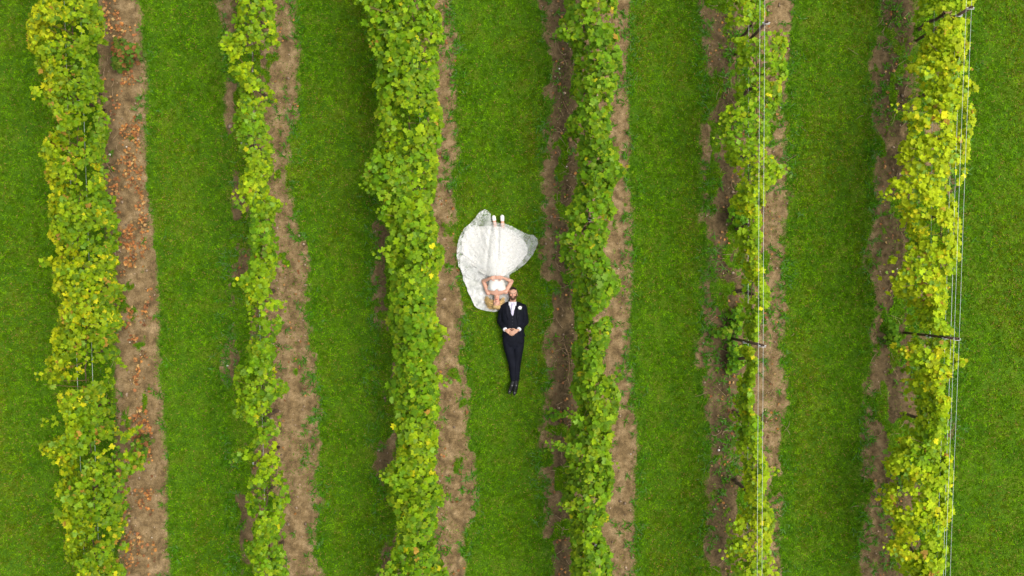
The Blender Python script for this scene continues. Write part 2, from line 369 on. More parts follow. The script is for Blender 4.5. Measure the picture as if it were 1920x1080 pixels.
# long shoots that stick out of each row: (u0,v0 -> u1,v1)
SHOOTS = {
1: [(110,790,76,792),(120,835,72,838),(230,850,272,868),(225,868,262,880),(205,545,232,540),(100,700,66,705),(90,490,78,492),(190,30,198,55),(215,650,232,690),(235,820,262,800),(75,170,62,178),(110,960,118,965)],
2: [(460,395,440,358),(500,375,535,388),(500,470,536,500),(470,850,430,858),(500,10,520,20),(480,70,512,88),(430,85,412,90),(440,120,420,60),(505,575,538,572),(500,735,536,738),(465,525,436,528)],
3: [(735,375,676,345),(730,390,706,402),(735,470,700,480),(800,465,832,470),(810,625,842,632),(690,10,665,2),(740,900,712,885),(740,1060,705,1075),(820,940,838,930),(715,300,684,335),(800,690,842,720),(728,130,694,70)],
4: [(1090,840,1022,836),(1090,845,1030,830),(1085,64,1038,68),(1140,320,1184,318),(1140,530,1172,545),(1080,445,1042,450),(1090,945,1046,950),(1130,870,1158,872),(1090,790,1062,770),(1150,715,1164,690)],
5: [(1400,205,1348,228),(1392,265,1340,262),(1440,320,1482,322),(1430,68,1476,70),(1405,1010,1352,1040),(1395,980,1368,985),(1430,880,1458,885),(1440,1075,1455,1060),(1425,560,1446,566),(1395,430,1388,445)],
6: [(1745,228,1672,200),(1742,365,1656,366),(1738,400,1698,402),(1745,520,1664,515),(1760,690,1684,655),(1745,872,1668,874),(1745,918,1668,922),(1750,972,1664,958),(1745,1045,1656,1032),(1745,140,1716,128),(1790,675,1812,684),(1740,290,1700,275)]}
POSTY = {1: (3.1, -2.0), 2: (2.3, -2.8), 3: (3.6, -1.5), 4: (1.1, -4.1), 5: (4.08, -.90), 6: (4.32, -.80)}
TRUNKX = {1: (-7.22, -6.88), 2: (-4.36, -4.0), 3: (-1.62, -1.42), 4: (1.22, 1.3), 5: (3.98, 3.88), 6: (7.16, 6.84)}   # at y=+5, y=-5
def rowx(row, y): a, b_ = TRUNKX[row]; return b_+(a-b_)*(y+5)/10
for row in range(1, 7):
    zl, zr, n, top = ROWS[row]
    r = np.random.default_rng(100+row)
    root = empty('vine_row', (rowx(row, 0), 0, 0))
    tag(root, LABELS[row], 'grapevines', 'rows of trained grapevines')
    y = r.uniform(-6.1, 6.1, n); 
    t = r.uniform(-1, 1, n)
    k = r.random(n) < .30
    t[k] = np.sign(t[k])*np.sqrt(r.uniform(.5, 1, k.sum()))        # more on the shoulders
    Lx, Rx = edges_at(row, y)
    # finer raggedness than the traced edge
    Lx = Lx+(fbm(y*5, y*0+row, 150+row, 3)-.5)*(.16 if row in (3, 4) else .24)+.035; Rx = Rx+(fbm(y*5, y*0+row, 170+row, 3)-.5)*(.16 if row in (3, 4) else .24)-.035
    cx = (Lx+Rx)/2; hw = np.maximum((Rx-Lx)/2, .04)
    zc = np.where(t < 0, zl, zr)*np.abs(t)**1.5+top*(1-np.abs(t)**1.5)
    depth = r.exponential(.16, n); zz = zc+(fbm(cx*2+t, y*2.2, 190+row, 3)-.5)*.42-np.minimum(depth, .9)
    side = r.random(n) < (.09 if row > 4 else .20)
    zz = np.where(side & (np.abs(t) > .5), r.uniform(.45, 1.0, n)*zc, zz)
    x = cx+hw*t*np.where(side, .9, 1)
    # hanging curtain is pulled towards the row's trunk line lower down
    tr = rowx(row, y); pull = np.clip((1.1-zz)/1.4, 0, .5)*(.5 if row > 4 else 1); 
    x = x*(1-pull)+(tr+.6*(x-tr))*pull
    cl = fbm(x*5+zz*3, y*5+zz*2, 210+row, 3)
    k = (cl > {3: .36, 4: .345, 5: .37, 6: .38}.get(row, .395)+.06*np.abs(t)) & (zz > .3)
    if row in (5, 6):
        for pyy in POSTY[row]: k &= ~((np.abs(y-pyy-(.02 if row == 6 else 0)) < .055+.03*fbm(x*9, x*0, 9)) & (zz > .8))
    x, y, zz, t, hw = x[k], y[k], zz[k], t[k], hw[k]; n = len(x)
    nr = np.stack([t*(.25 if row > 4 else .5)+r.normal(0, .33, n), r.normal(0, .36, n), np.full(n, 1.0)], -1)
    nr[:, 2] = np.where(zz < .8*np.where(t < 0, zl, zr), .5, 1.0)
    size = (.026+.060*r.beta(1.3, 1.8, n))*{1: .84, 2: .86, 3: 1.06, 4: 1.02, 5: .80, 6: .92}[row]
    pos = np.stack([x, y, zz], -1)
    col = pal(row, x, y, t, r, zz)
    parts = [leaves(pos, nr, size, r, tipdir=np.stack([t*.8, np.zeros(n), np.full(n, -.5)], -1))]; cols = [leafcols(*col)]
    for (u0, v0, u1, v1) in SHOOTS[row]:
        out_l = u1 < u0; z1 = (zl if out_l else zr)+.02; z0 = top-.15
        a0 = np.array(P(u0, v0, z0)); a1 = np.array(P(u1, v1, z1))
        ln = np.linalg.norm(a1-a0); m_ = max(7, int(ln/.034))
        pos, nr, size = shoot_leaves(a0, a1, m_, .062, r)
        parts.append(leaves(pos, nr, size, r)); cols.append(leafcols(*pal(row, pos[:, 0], pos[:, 1], np.zeros(m_), r, 0)))
    V, F = join(parts)
    keep(link('foliage', npmesh('foliage', V, F, np.concatenate(cols)), M_leaf), root)
    # trunks, one mesh each, and the canes that climb from them
    for yy in np.arange(-5.6, 5.7, 1.12):
        yy += r.uniform(-.12, .12); x0 = rowx(row, yy)
        zt = np.linspace(-.02, .95, 9); wob = np.cumsum(r.normal(0, .012, (9, 2)), 0)
        pts = np.stack([x0+wob[:, 0], yy+wob[:, 1], zt], -1)
        V1 = tube(pts, np.linspace(.034, .022, 9)*r.uniform(.85, 1.15), 8)
        arms = [V1]
        for sgn in (-1, 1):
            q_ = np.linspace(0, 1, 8)
            ap = np.stack([pts[-1, 0]+r.normal(0, .006, 8).cumsum(), pts[-1, 1]+sgn*q_*.5, .93+.05*np.sin(q_*3)], -1)
            arms.append(tube(ap, np.linspace(.013, .008, 8), 6))
        V, F = join(arms)
        keep(link('trunk', npmesh('trunk', V, F, smooth=True), M_bark), root)
    cs = []
    for i in range(70):
        yy = r.uniform(-6, 6); x0 = rowx(row, yy); Lq, Rq = edges_at(row, np.array([yy]))
        xt = r.uniform(Lq[0]+.03, max(Rq[0]-.03, Lq[0]+.05)); q_ = np.linspace(0, 1, 7)
        cs.append(tube(np.stack([x0+(xt-x0)*q_**1.5, yy+r.normal(0, .18)*q_, .93+(top-.14-.93)*q_**.8], -1), np.linspace(.006, .003, 7), 5))
    V, F = join(cs)
    keep(link('canes', npmesh('canes', V, F, smooth=True), M_cane), root)['kind'] = 'stuff'

# ------------------------------------------------------------------ trellis posts and wires
def box(c, s):
    c = np.array(c); s = np.array(s)/2
    V = np.array([[i, j, k] for i in (-1, 1) for j in (-1, 1) for k in (-1, 1)])*s+c
    return V, np.array([[0, 1, 3, 2], [4, 6, 7, 5], [0, 4, 5, 1], [2, 3, 7, 6], [0, 2, 6, 4], [1, 5, 7, 3]])
PLAB = {(5, 0): 'thin rusty post at top of photo between single pair of wires', (5, 1): 'thin rusty post over bare gap in the thin row',
        (6, 0): 'rusty post at top of the bright yellow row under four wires', (6, 1): 'leaning-looking rusty post halfway down the bright yellow row'}
PTOP = {1: 1.62, 2: 1.5, 3: 1.5, 4: 1.5, 5: 1.97, 6: 1.93}
for row in (1, 2, 3, 4, 5, 6):
    for j, yy in enumerate(POSTY[row]):
        x0 = rowx(row, yy) if row not in (5, 6) else {5: (3.92, 3.86), 6: (7.09, 6.88)}[row][j]
        top = PTOP[row]
        root = empty('trellis_post', (x0, yy, 0))
        lab = PLAB.get((row, j)) or '%s post inside leaves of the %s' % (('upper', 'lower')[j], {1: 'leftmost yellowing row', 2: 'narrow straggly row', 3: 'broad row left of bride', 4: 'dense row right of groom'}[row])
        tag(root, lab, 'post', 'steel trellis posts')
        w, d, th = .038, .028, .005      # open C profile
        V, F = join([box((0, 0, top/2-.1), (w, th, top+.2)), box((-w/2+th/2, d/2+th/2, top/2-.1), (th, d, top+.2)), box((w/2-th/2, d/2+th/2, top/2-.1), (th, d, top+.2)),
                     box((-w/2+.006, d+th*.5+.0022, top/2-.1), (.0115, th, top+.196)), box((w/2-.006, d+th*.5+.0022, top/2-.1), (.0115, th, top+.196))])
        link('stake', npmesh('stake', V, F), M_steel, root)
        for z in ((top-.05, top-.42, .95) if row == 6 else (top-.05, .95)):
            V, F = join([box((-.043, .012, z), (.032, .012, .012)), box((.043, .012, z), (.032, .012, .012)), box((0, -.008, z), (.105, .008, .014))])
            link('wire_clip', npmesh('clip', V, F), M_clip, root)
def wire(row, pts, lab, rad=.0021):
    pts = np.array(pts); ys = np.linspace(-6.6, 6.6, 45)
    x = np.interp(ys, pts[::-1, 1], pts[::-1, 0]); k = (pts[0, 0]-pts[-1, 0])/(pts[0, 1]-pts[-1, 1]); x = pts[0, 0]+(ys-pts[0, 1])*k
    z = np.full(45, pts[0, 2]) - .012*np.sin((ys-POSTY[row][0])*math.pi/5.05)**2
    V, F = tube(np.stack([x, ys, z], -1), rad, 6)
    o = link('trellis_wire', npmesh('wire', V, F, smooth=True), M_wire)
    tag(o, lab, 'wire', 'galvanised trellis wires')
def w2(u0, u1, z): return [P(u0, 0, z), P(u1, 1080, z)]
wire(5, w2(1425, 1420, 1.92), 'left wire of the pair above the thin yellow-green row')
wire(5, w2(1434, 1429, 1.92), 'right wire of the pair above the thin yellow-green row')
wire(6, w2(1793, 1757, 1.5), 'leftmost of four wires over the bright yellow row')
wire(6, w2(1802, 1769, 1.5), 'second from left of four wires over the bright yellow row', .0028)
wire(6, w2(1812, 1773, 1.88), 'third from left of four wires over the bright yellow row')
wire(6, w2(1822, 1782, 1.88), 'rightmost of four wires over the bright yellow row')
wire(5, w2(1404, 1402, .95), 'low fruiting wire glimpsed left of the pair in the thin row', .0028)
wire(6, w2(1752, 1738, .95), 'low fruiting wire inside the bright yellow row', .0028)
wire(1, w2(150, 186, .8), 'low wire glimpsed on the earth side of the leftmost row', .0028)
wire(1, w2(120, 158, 1.1), 'upper wire among the leaves of the leftmost row', .0028)
for rr_, u0, u1, nm in ((2, 470, 500, 'narrow straggly row'), (3, 785, 795, 'broad row left of the bride'), (4, 1108, 1108, 'dense row right of the groom')):
    wire(rr_, w2(u0, u1, .95), 'low fruiting wire hidden inside the '+nm, .0028)

# ------------------------------------------------------------------ low plants standing on the earth
def lowbush(u, v, z, rx, ry, n, cols, name, lab, cat, r, size=.05):
    x0, y0, _ = P(u, v, z); root = empty(name, (x0, y0, 0)); tag(root, lab, cat, 'low plants on the bare earth')
    a = r.uniform(0, 2*math.pi, n); q = np.sqrt(r.random(n)); lob = 1+.25*np.sin(a*3+r.uniform(0, 6))
    pos = np.stack([np.cos(a)*q*rx*lob, np.sin(a)*q*ry*lob, z*(1-.55*q**2)-r.exponential(.04, n)], -1)
    pos[:, 2] = np.maximum(pos[:, 2], .03)
    nr = np.stack([pos[:, 0]/rx*.5, pos[:, 1]/ry*.5, np.ones(n)], -1)+r.normal(0, .3, (n, 3))
    c = cols[r.integers(0, len(cols), n)]*r.uniform(.75, 1.25, n)[:, None]
    V, F = leaves(pos, nr, size*r.uniform(.7, 1.2, n), r)
    link('foliage', npmesh('foliage', V, F, leafcols(c, c, np.zeros(n))), M_leaf, root)
    V, F = join([tube(np.array([[0, 0, -.02], [math.cos(k)*rx*.3, math.sin(k)*ry*.3, z*.55], [math.cos(k)*rx*.55, math.sin(k)*ry*.55, z*.8]]), [.008, .005, .003], 5) for k in (0, 1.3, 2.6, 3.9, 5.2)])
    link('stem', npmesh('stem', V, F, smooth=True), M_cane, root)
r = np.random.default_rng(55)
dkc = np.array([[.075, .2, .006], [.11, .26, .005], [.16, .30, .006]])
redc = np.array([[.07, .14, .014], [.12, .16, .014], [.24, .10, .03], [.09, .18, .012], [.09, .17, .012]])
lowbush(225, 97, .35, .27, .27, 190, redc, 'low_bush', 'reddish green leafy bush alone on the leaf-strewn earth strip', 'bush', r)
lowbush(1386, 600, .3, .12, .24, 90, dkc, 'low_vine', 'small dark green vine beside the thin row, above its bare gap', 'vine', r)
lowbush(1360, 626, .3, .17, .09, 60, np.vstack([dkc, [[.2, .25, .02]]]), 'low_vine', 'small yellow-tipped vine reaching left over the dark earth', 'vine', r)
lowbush(1382, 672, .32, .14, .28, 120, dkc, 'low_vine', 'small dark green vine left of the bare gap, lower of two', 'vine', r)
lowbush(1680, 630, .25, .13, .22, 70, dkc*.9, 'low_vine', 'dark green low plant at the foot of the bright yellow row post', 'vine', r, .045)
lowbush(1392, 398, .4, .15, .3, 110, dkc*1.1, 'low_vine', 'blue-green low vine on left edge of the thin row, upper middle', 'vine', r)
lowbush(1042, 780, .3, .16, .10, 34, dkc, 'low_vine', 'small green sucker on dark earth left of the dense row', 'vine', r)
lowbush(262, 838, .3, .12, .2, 60, redc, 'low_vine', 'yellow and green sucker on the leafy earth strip, bottom left', 'vine', r)

# ------------------------------------------------------------------ fallen leaves, stones, twigs
def scatter_leaves(n, xs, ys, size, r, cols):
    pos = np.stack([xs, ys, r.uniform(.015, .04, n)], -1)
    nr = np.array([0, 0, 1.])+r.normal(0, .45, (n, 3))
    c = cols[r.integers(0, len(cols), n)]*r.uniform(.6, 1.25, n)[:, None]
    V, F = leaves(pos, nr, size*r.uniform(.5, 1.15, n), r, cup=(.1, .5), fold=(.1, .6))
    return npmesh('litter', V, F, leafcols(c, c, np.zeros(n)))
oc = np.array([[.40, .17, .045], [.34, .13, .04], [.44, .22, .07], [.30, .12, .045], [.42, .27, .10], [.20, .09, .04], [.46, .20, .05]])
n = 3600; yy = r.uniform(-5.6, 5.6, n); vv = 540-yy*G
ctr = np.interp(vv, [0, 240, 480, 720, 1080], [228, 236, 245, 255, 268]); ctr2 = np.interp(vv, [0, 240, 480, 720, 1080], [248, 254, 272, 276, 285]); inner = np.interp(vv, [0, 480, 1080], [205, 220, 240])
w = r.random(n); uu = np.where(w < .42, ctr+r.normal(0, 7, n), np.where(w < .72, ctr2+r.normal(0, 5, n), inner+r.normal(0, 11, n)))
k = (fbm((uu-960)/G*4, yy*2.2, 301, 3)+r.normal(0, .05, n) > .565)
tag(link('fallen_leaves', scatter_leaves(k.sum(), (uu[k]-960)/G, yy[k], .034, r, oc), M_dry), 'orange and tan fallen leaves scattered on the far left earth strip', 'fallen leaves', kind='stuff')
cs = []
n = 2600; uu = np.concatenate([r.normal(a, b_, n//6) for a, b_ in ((1060, 14), (1365, 16), (1678, 20), (835, 18), (1440, 22), (520, 35))]); n = len(uu)
yy = r.uniform(-5.6, 5.6, n); xx = (uu-960)/G; k = (soil(xx, yy) > .4) & (fbm(xx*3, yy*2, 311, 3) > .5) & (r.random(n) < .6)
tag(link('fallen_leaves', scatter_leaves(k.sum(), xx[k], yy[k], .030, r, oc*.8), M_dry), 'sparse brown leaf litter on the earth strips of the other rows', 'fallen leaves', kind='stuff')
# stones: squashed, jittered octahedra
n = 5200; xx = r.uniform(-9, 9, n); yy = r.uniform(-5.6, 5.6, n); k = (soil(xx, yy) > .7) & (fbm(xx*4, yy*4, 321, 2) > .42); xx, yy = xx[k], yy[k]; n = len(xx)
O = np.array([[1, 0, 0], [.6, .75, .1], [-.4, .85, 0], [-1, 0, .1], [-.5, -.8, 0], [.55, -.75, 0], [.1, .05, .75], [0, 0, -.5]], float)
OF = np.array([[0, 1, 6], [1, 2, 6], [2, 3, 6], [3, 4, 6], [4, 5, 6], [5, 0, 6], [1, 0, 7], [2, 1, 7], [3, 2, 7], [4, 3, 7], [5, 4, 7], [0, 5, 7]])
sz = r.gamma(2.2, .0045, n)+.004; a = r.uniform(0, 6.3, n); Q = O[None]*(1+r.normal(0, .18, (n, 8, 1)))*sz[:, None, None]
X2 = Q[..., 0]*np.cos(a)[:, None]-Q[..., 1]*np.sin(a)[:, None]; Y2 = Q[..., 0]*np.sin(a)[:, None]+Q[..., 1]*np.cos(a)[:, None]
V = np.stack([X2+xx[:, None], Y2+yy[:, None], Q[..., 2]*.8+.008], -1).reshape(-1, 3)
F = ((np.arange(n)*8)[:, None, None]+OF[None]).reshape(-1, 3)
c = np.array([.30, .22, .15])*r.uniform(.6, 1.5, n)[:, None]; q = r.random(n) < .03; c[q] = (.72, .68, .6)
tag(link('pebbles', npmesh('pebbles', V, F, np.repeat(c, 8, axis=0)), M_dry), 'clods and pebbles on the bare earth strips', 'pebbles', kind='stuff')
# twigs
tw = []
for i in range(420):
    a_ = [(1058, 14), (1362, 18), (1672, 22), (208, 12), (1440, 18), (1064, 10)][i % 6]
    u = r.normal(*a_); y0 = r.uniform(-5.5, 5.5); x0 = (u-960)/G; L_ = r.uniform(.06, .3); an = r.uniform(0, 6.28); bend = r.normal(0, .8)
    q = np.linspace(0, 1, 5); th = an+bend*q
    tw.append(tube(np.stack([x0+np.cumsum(np.cos(th))*L_/5, y0+np.cumsum(np.sin(th))*L_/5, .02+.02*np.sin(q*3)+r.uniform(0, .02)], -1), np.linspace(.0045, .002, 5), 4))
V, F = join(tw)
tag(link('twig_litter', npmesh('twigs', V, F), simple('dry_twig', (.27, .19, .11), .85, .2, noise=.4)), 'dry prunings and straw lying on dark earth beside the rows', 'twigs', kind='stuff')
for (pl, lab) in (([(1058, 645), (1066, 665), (1068, 690), (1064, 712), (1050, 720)], 'long curved pruned cane on dark earth right of the groom'),
                  ([(1056, 190), (1060, 200), (1068, 212), (1076, 222)], 'bent pruned cane on dark earth near top of the dense row'),
                  ([(1470, 110), (1476, 98), (1480, 92)], 'short forked twig on pale earth right of the thin row')):
    pts = np.array([P(a, b_, .035) for a, b_ in pl]); q = np.linspace(0, len(pts)-1, 14)
    pp = np.stack([np.interp(q, np.arange(len(pts)), pts[:, i]) for i in range(3)], -1)
    V, F = tube(pp, np.linspace(.007, .004, 14), 6)
    tag(link('pruned_cane', npmesh('cane', V, F, smooth=True), M_cane), lab, 'pruned cane', 'pruned canes')
exec_people = True
# ================================================================== PEOPLE
def ball(c, r, rot=None, seg=20):
    """ellipsoid as (V, quads/tri faces list)"""
    r = np.array([r]*3 if np.isscalar(r) else r, float); th = np.linspace(0, math.pi, seg//2+1); ph = np.arange(seg)*2*math.pi/seg
    V = [[0, 0, 1]]
    for t in th[1:-1]:
        for p_ in ph: V.append([math.sin(t)*math.cos(p_), math.sin(t)*math.sin(p_), math.cos(t)])
    V.append([0, 0, -1]); V = np.array(V)*r
    if rot is not None: V = V@np.array(Matrix.Rotation(rot[1], 3, rot[0])).T
    F = []; nr_ = len(th)-2
    for j in range(seg): F.append((0, 1+j, 1+(j+1) % seg))
    for i in range(nr_-1):
        for j in range(seg): F.append((1+i*seg+j, 1+(i+1)*seg+j, 1+(i+1)*seg+(j+1) % seg, 1+i*seg+(j+1) % seg))
    b_ = 1+(nr_-1)*seg; e_ = len(V)-1
    for j in range(seg): F.append((b_+j, e_, b_+(j+1) % seg))
    return V+np.array(c), F
def cap_(p0, r0, p1, r1, k=16):
    """tapered capsule"""
    p0 = np.array(p0, float); p1 = np.array(p1, float); d = p1-p0; ln = np.linalg.norm(d); d /= ln
    a = np.cross(d, [0.3, .2, 1]); a /= np.linalg.norm(a); b_ = np.cross(d, a); th = np.arange(k)*2*math.pi/k
    ring = []
    st = [(-math.cos(t)*r0, math.sin(t)*r0) for t in np.linspace(.3, math.pi/2, 4)]+[(ln+math.sin(t)*r1, math.cos(t)*r1) for t in np.linspace(0, math.pi/2-.3, 4)]
    for (s_, q) in st: ring.append(p0+d*s_+q*(a*np.cos(th)[:, None]+b_*np.sin(th)[:, None]))
    V = np.concatenate([[p0-d*r0], np.concatenate(ring), [p1+d*r1]]); F = []; m_ = len(st)
    for j in range(k): F.append((0, 1+(j+1) % k, 1+j))
    for i in range(m_-1):
        for j in range(k): F.append((1+i*k+j, 1+i*k+(j+1) % k, 1+(i+1)*k+(j+1) % k, 1+(i+1)*k+j))
    o = 1+(m_-1)*k
    for j in range(k): F.append((o+j, o+(j+1) % k, len(V)-1))
    return V, F
def loft(secs, k=28, power=2.3):
    """torso: sections (x, y, z, rx, rz) along the body axis y"""
    th = np.arange(k)*2*math.pi/k; c, s = np.cos(th), np.sin(th); q = 2/power
    R = [np.stack([x+rx*np.sign(c)*np.abs(c)**q, np.full(k, y), z+rz*np.sign(s)*np.abs(s)**q], -1) for x, y, z, rx, rz in secs]
    V = np.concatenate(R+[[[secs[0][0], secs[0][1], secs[0][2]]], [[secs[-1][0], secs[-1][1], secs[-1][2]]]]); F = []; m_ = len(secs)
    fl = secs[0][1] < secs[-1][1]
    def f(*a): F.append(a if not fl else a[::-1])
    for i in range(m_-1):
        for j in range(k): f(i*k+j, i*k+(j+1) % k, (i+1)*k+(j+1) % k, (i+1)*k+j)
    for j in range(k): f(m_*k, (j+1) % k, j); f(m_*k+1, (m_-1)*k+j, (m_-1)*k+(j+1) % k)
    return V, F
def fuse(name, prims, vox=.006, smooth=4, fac=.5):
    me = bpy.data.meshes.new(name); Vs, Fs, o = [], [], 0
    for V, F in prims:
        Vs += [tuple(v) for v in V]; Fs += [tuple(int(i)+o for i in f) for f in F]; o += len(V)
    me.from_pydata(Vs, [], Fs); bm = bmesh.new(); bm.from_mesh(me)
    bmesh.ops.recalc_face_normals(bm, faces=bm.faces); bm.to_mesh(me); bm.free()
    ob = bpy.data.objects.new('tmp', me); COL.objects.link(ob)
    md = ob.modifiers.new('r', 'REMESH'); md.mode = 'VOXEL'; md.voxel_size = vox
    if smooth: ms = ob.modifiers.new('s', 'SMOOTH'); ms.iterations = smooth; ms.factor = fac
    dg = bpy.context.evaluated_depsgraph_get(); dg.update()
    out = bpy.data.meshes.new_from_object(ob.evaluated_get(dg)); out.name = name
    bpy.data.objects.remove(ob); bpy.data.meshes.remove(me)
    out.polygons.foreach_set('use_smooth', np.ones(len(out.polygons), bool))
    return out
def co(me):
    a = np.empty(len(me.vertices)*3, np.float32); me.vertices.foreach_get('co', a); return a.reshape(-1, 3)
def cut(me, keepmask):
    bm = bmesh.new(); bm.from_mesh(me); bm.verts.ensure_lookup_table()
    bmesh.ops.delete(bm, geom=[bm.verts[i] for i in np.nonzero(~keepmask)[0]], context='VERTS')
    bd_ = [v for v in bm.verts if v.is_boundary]          # smooth the cut edge into a clean hem
    for _ in range(14):
        new = []
        for v in bd_:
            nb = [e.other_vert(v).co for e in v.link_edges if e.is_boundary]
            new.append((v.co+nb[0]+nb[1])/3 if len(nb) == 2 else v.co.copy())
        for v, c_ in zip(bd_, new): v.co = c_
    bm.to_mesh(me); bm.free(); return me
def clothes(name, me, m_, parent, thick=.004):
    o = link(name, me, m_); keep(o, parent)
    if thick: md = o.modifiers.new('thickness', 'SOLIDIFY'); md.thickness = thick; md.offset = 0
    return o
def skinmat(name):
    m, nt, N, L = mat(name); out = N.new('ShaderNodeOutputMaterial'); p = N.new('ShaderNodeBsdfPrincipled'); L.new(p.outputs[0], out.inputs[0])
    a = N.new('ShaderNodeAttribute'); a.attribute_name = 'col'; L.new(a.outputs['Color'], p.inputs['Base Color'])
    p.inputs['Roughness'].default_value = .5; p.inputs['Subsurface Weight'].default_value = .12
    p.inputs['Subsurface Radius'].default_value = (.01, .004, .002); p.inputs['Specular IOR Level'].default_value = .35
    return m
M_skin = skinmat('skin')
def head_prims(c, d, sx=1.0, infl=0.0, jaw=1.0):
    """c: skull centre; d=+1 crown towards +y, -1 crown towards -y; face up (+z)"""
    c = np.array(c, float); f = lambda x, y, z: c+np.array([x*sx, y*d, z]); i = infl
    return [ball(f(0, .025, -.005), (.073*sx+i, .088+i, .092+i)), ball(f(0, -.035, .03), (.060*sx*jaw+i, .062+i, .058+i)),
            ball(f(0, -.082, .048), (.030*sx*jaw+i, .026+i, .028+i)), ball(f(0, .03, .05), (.060*sx+i, .045+i, .042+i))]
def face_prims(c, d, sx=1.0):
    c = np.array(c, float); f = lambda x, y, z: tuple(c+np.array([x*sx, y*d, z]))
    pr = [cap_(f(0, .010, .088), .008, f(0, -.026, .108), .012), ball(f(-.011, -.030, .098), .008), ball(f(.011, -.030, .098), .008),
          ball(f(0, -.055, .087), (.021, .006, .009)), ball(f(0, -.065, .085), (.018, .006, .009)),
          cap_(f(-.042, .026, .078), .008, f(-.012, .022, .086), .008), cap_(f(.042, .026, .078), .008, f(.012, .022, .086), .008)]
    for s_ in (-1, 1):
        pr += [ball(f(s_*.027, .006, .078), .012), ball(f(s_*.073, -.010, -.002), (.008, .026, .017)), ball(f(s_*.038, -.02, .07), (.018, .018, .014))]
    return pr
def paint(me, c, d, skin, lip, hairc, sx=1.0):
    V = co(me); q = (V-np.array(c))/np.array([sx, d, 1]); col = np.tile(np.array(skin, float), (len(V), 1))
    col *= (1+.10*(fbm(V[:, 0]*30, V[:, 1]*30, 5, 3)-.5)*2)[:, None]
    fr = q[:, 2] > .055
    def e(cx, cy, rx, ry): return fr & (((q[:, 0]-cx)/rx)**2+((q[:, 1]-cy)/ry)**2 < 1)
    col[e(0, -.060, .023, .010)] = lip
    for s_ in (-1, 1):
        col[e(s_*.028, .004, .015, .005)] = (.42, .33, .28); col[e(s_*.028, .004, .006, .005)] = (.06, .045, .035)
        col[e(s_*.028, .009, .015, .002)] = np.array(hairc)*.6+np.array(skin)*.2
        col[e(s_*.029, .025, .019, .004)] = np.array(hairc)*.6+np.array(skin)*.4
        k = e(s_*.038, -.025, .018, .016); col[k] = col[k]*(1.05, .88, .85)
        k = fr & (np.hypot(q[:, 0]-s_*.009, q[:, 1]+.037) < .004); col[k] *= .3
    setcol(me, col)
def hand(wrist, palm, dirn, nrm, s=1.0, side=1, curl=.5, spread=.012):
    """palm + five separate bent fingers; dirn = knuckle direction, nrm = away from the belly"""
    w = np.array(wrist, float); c = np.array(palm, float); d = np.array(dirn, float); d /= np.linalg.norm(d)
    nm = np.array(nrm, float); nm -= nm.dot(d)*d; nm /= np.linalg.norm(nm); a = np.cross(d, nm)*side
    pr = [cap_(w, .024*s, c-d*.02*s, .022*s)]
    for k in (-1.5, -.5, .5, 1.5): pr.append(cap_(c-d*.030*s+a*k*.013*s, .013*s, c+d*.032*s+a*k*.0185*s, .0105*s))
    for k, l in zip((-1.5, -.5, .5, 1.5), (.064, .082, .088, .078)):
        b0 = c+d*.036*s+a*k*.0185*s; f1 = d*math.cos(.25*curl)-nm*math.sin(.25*curl)+a*k*spread*8
        f2 = d*math.cos(.9*curl)-nm*math.sin(.9*curl); f3 = d*math.cos(1.4*curl)-nm*math.sin(1.4*curl)
        p1 = b0+f1*l*.45*s; p2 = p1+f2*l*.32*s; p3 = p2+f3*l*.23*s
        pr += [cap_(b0, .0092*s, p1, .0085*s, 10), cap_(p1, .0085*s, p2, .0078*s, 10), cap_(p2, .0078*s, p3, .007*s, 10)]
    t0 = c-d*.022*s+a*.028*s; t1 = t0+(d*.5+a*.75)*.032*s; t2 = t1+(d*.85+a*.35-nm*.2)*.03*s; t3 = t2+(d*.9-nm*.3)*.018*s
    pr += [cap_(t0, .013*s, t1, .0105*s, 10), cap_(t1, .0105*s, t2, .009*s, 10), cap_(t2, .009*s, t3, .0078*s, 10)]
    return pr
A = np.array
# ------------------------------------------------------------------ GROOM
gr = empty('person', P(962, 640, 0)); tag(gr, 'man in a dark suit lying on his back on grass, hands clasped', 'person', 'wedding couple lying on the grass')
def Z(u, v, z): return A(P(u, v, z))
hc = Z(962, 551.0, .115)
tor = [(566, 961.5, 9, .07, .10), (570, 961.5, 17, .085, .105), (575, 961.5, 20.5, .10, .11), (590, 961.5, 19.5, .115, .12), (610, 962, 17.5, .108, .115), (625, 962.5, 18, .105, .11), (640, 963, 19.5, .105, .105), (648, 963, 16, .09, .10)]
def torso(rows, inf=0.0): return loft([(WX(u, zc), WY(v, zc), zc, h/108.0+inf, rz+inf) for v, u, h, rz, zc in rows])
sL, eL, wL = Z(943.5, 577, .12), Z(938.5, 603, .065), Z(947.5, 618.5, .235)
sR, eR, wR = Z(980.5, 577, .12), Z(985, 603, .065), Z(972.5, 618, .245)
hipL, knL, anL = Z(953, 645, .10), Z(960.5, 681, .10), Z(963.5, 714, .07)
hipR, knR, anR = Z(973, 645, .10), Z(969, 681, .095), Z(967.5, 714, .07)
def limb(pts, rs, inf=0.0): return [cap_(pts[i], rs[i]+inf, pts[i+1], rs[i+1]+inf) for i in range(len(pts)-1)]
hands = hand(wL, Z(953.5, 621.5, .262), (1, -.62, -.02), (0, 0, 1), 1.0, -1, .45)+hand(wR, Z(965.5, 621.8, .292), (-1, -.50, -.06), (0, 0, 1), 1.0, 1, .5)
prims = head_prims(hc, 1)+face_prims(hc, 1)+[cap_(hc+A([0, -.05, -.01]), .052, Z(961.5, 569, .10), .058), torso(tor)]
prims += limb([sL, eL, wL], [.05, .04, .026])+limb([sR, eR, wR], [.05, .04, .026])+hands
prims += limb([hipL, knL, anL], [.078, .052, .034])+limb([hipR, knR, anR], [.078, .052, .034])
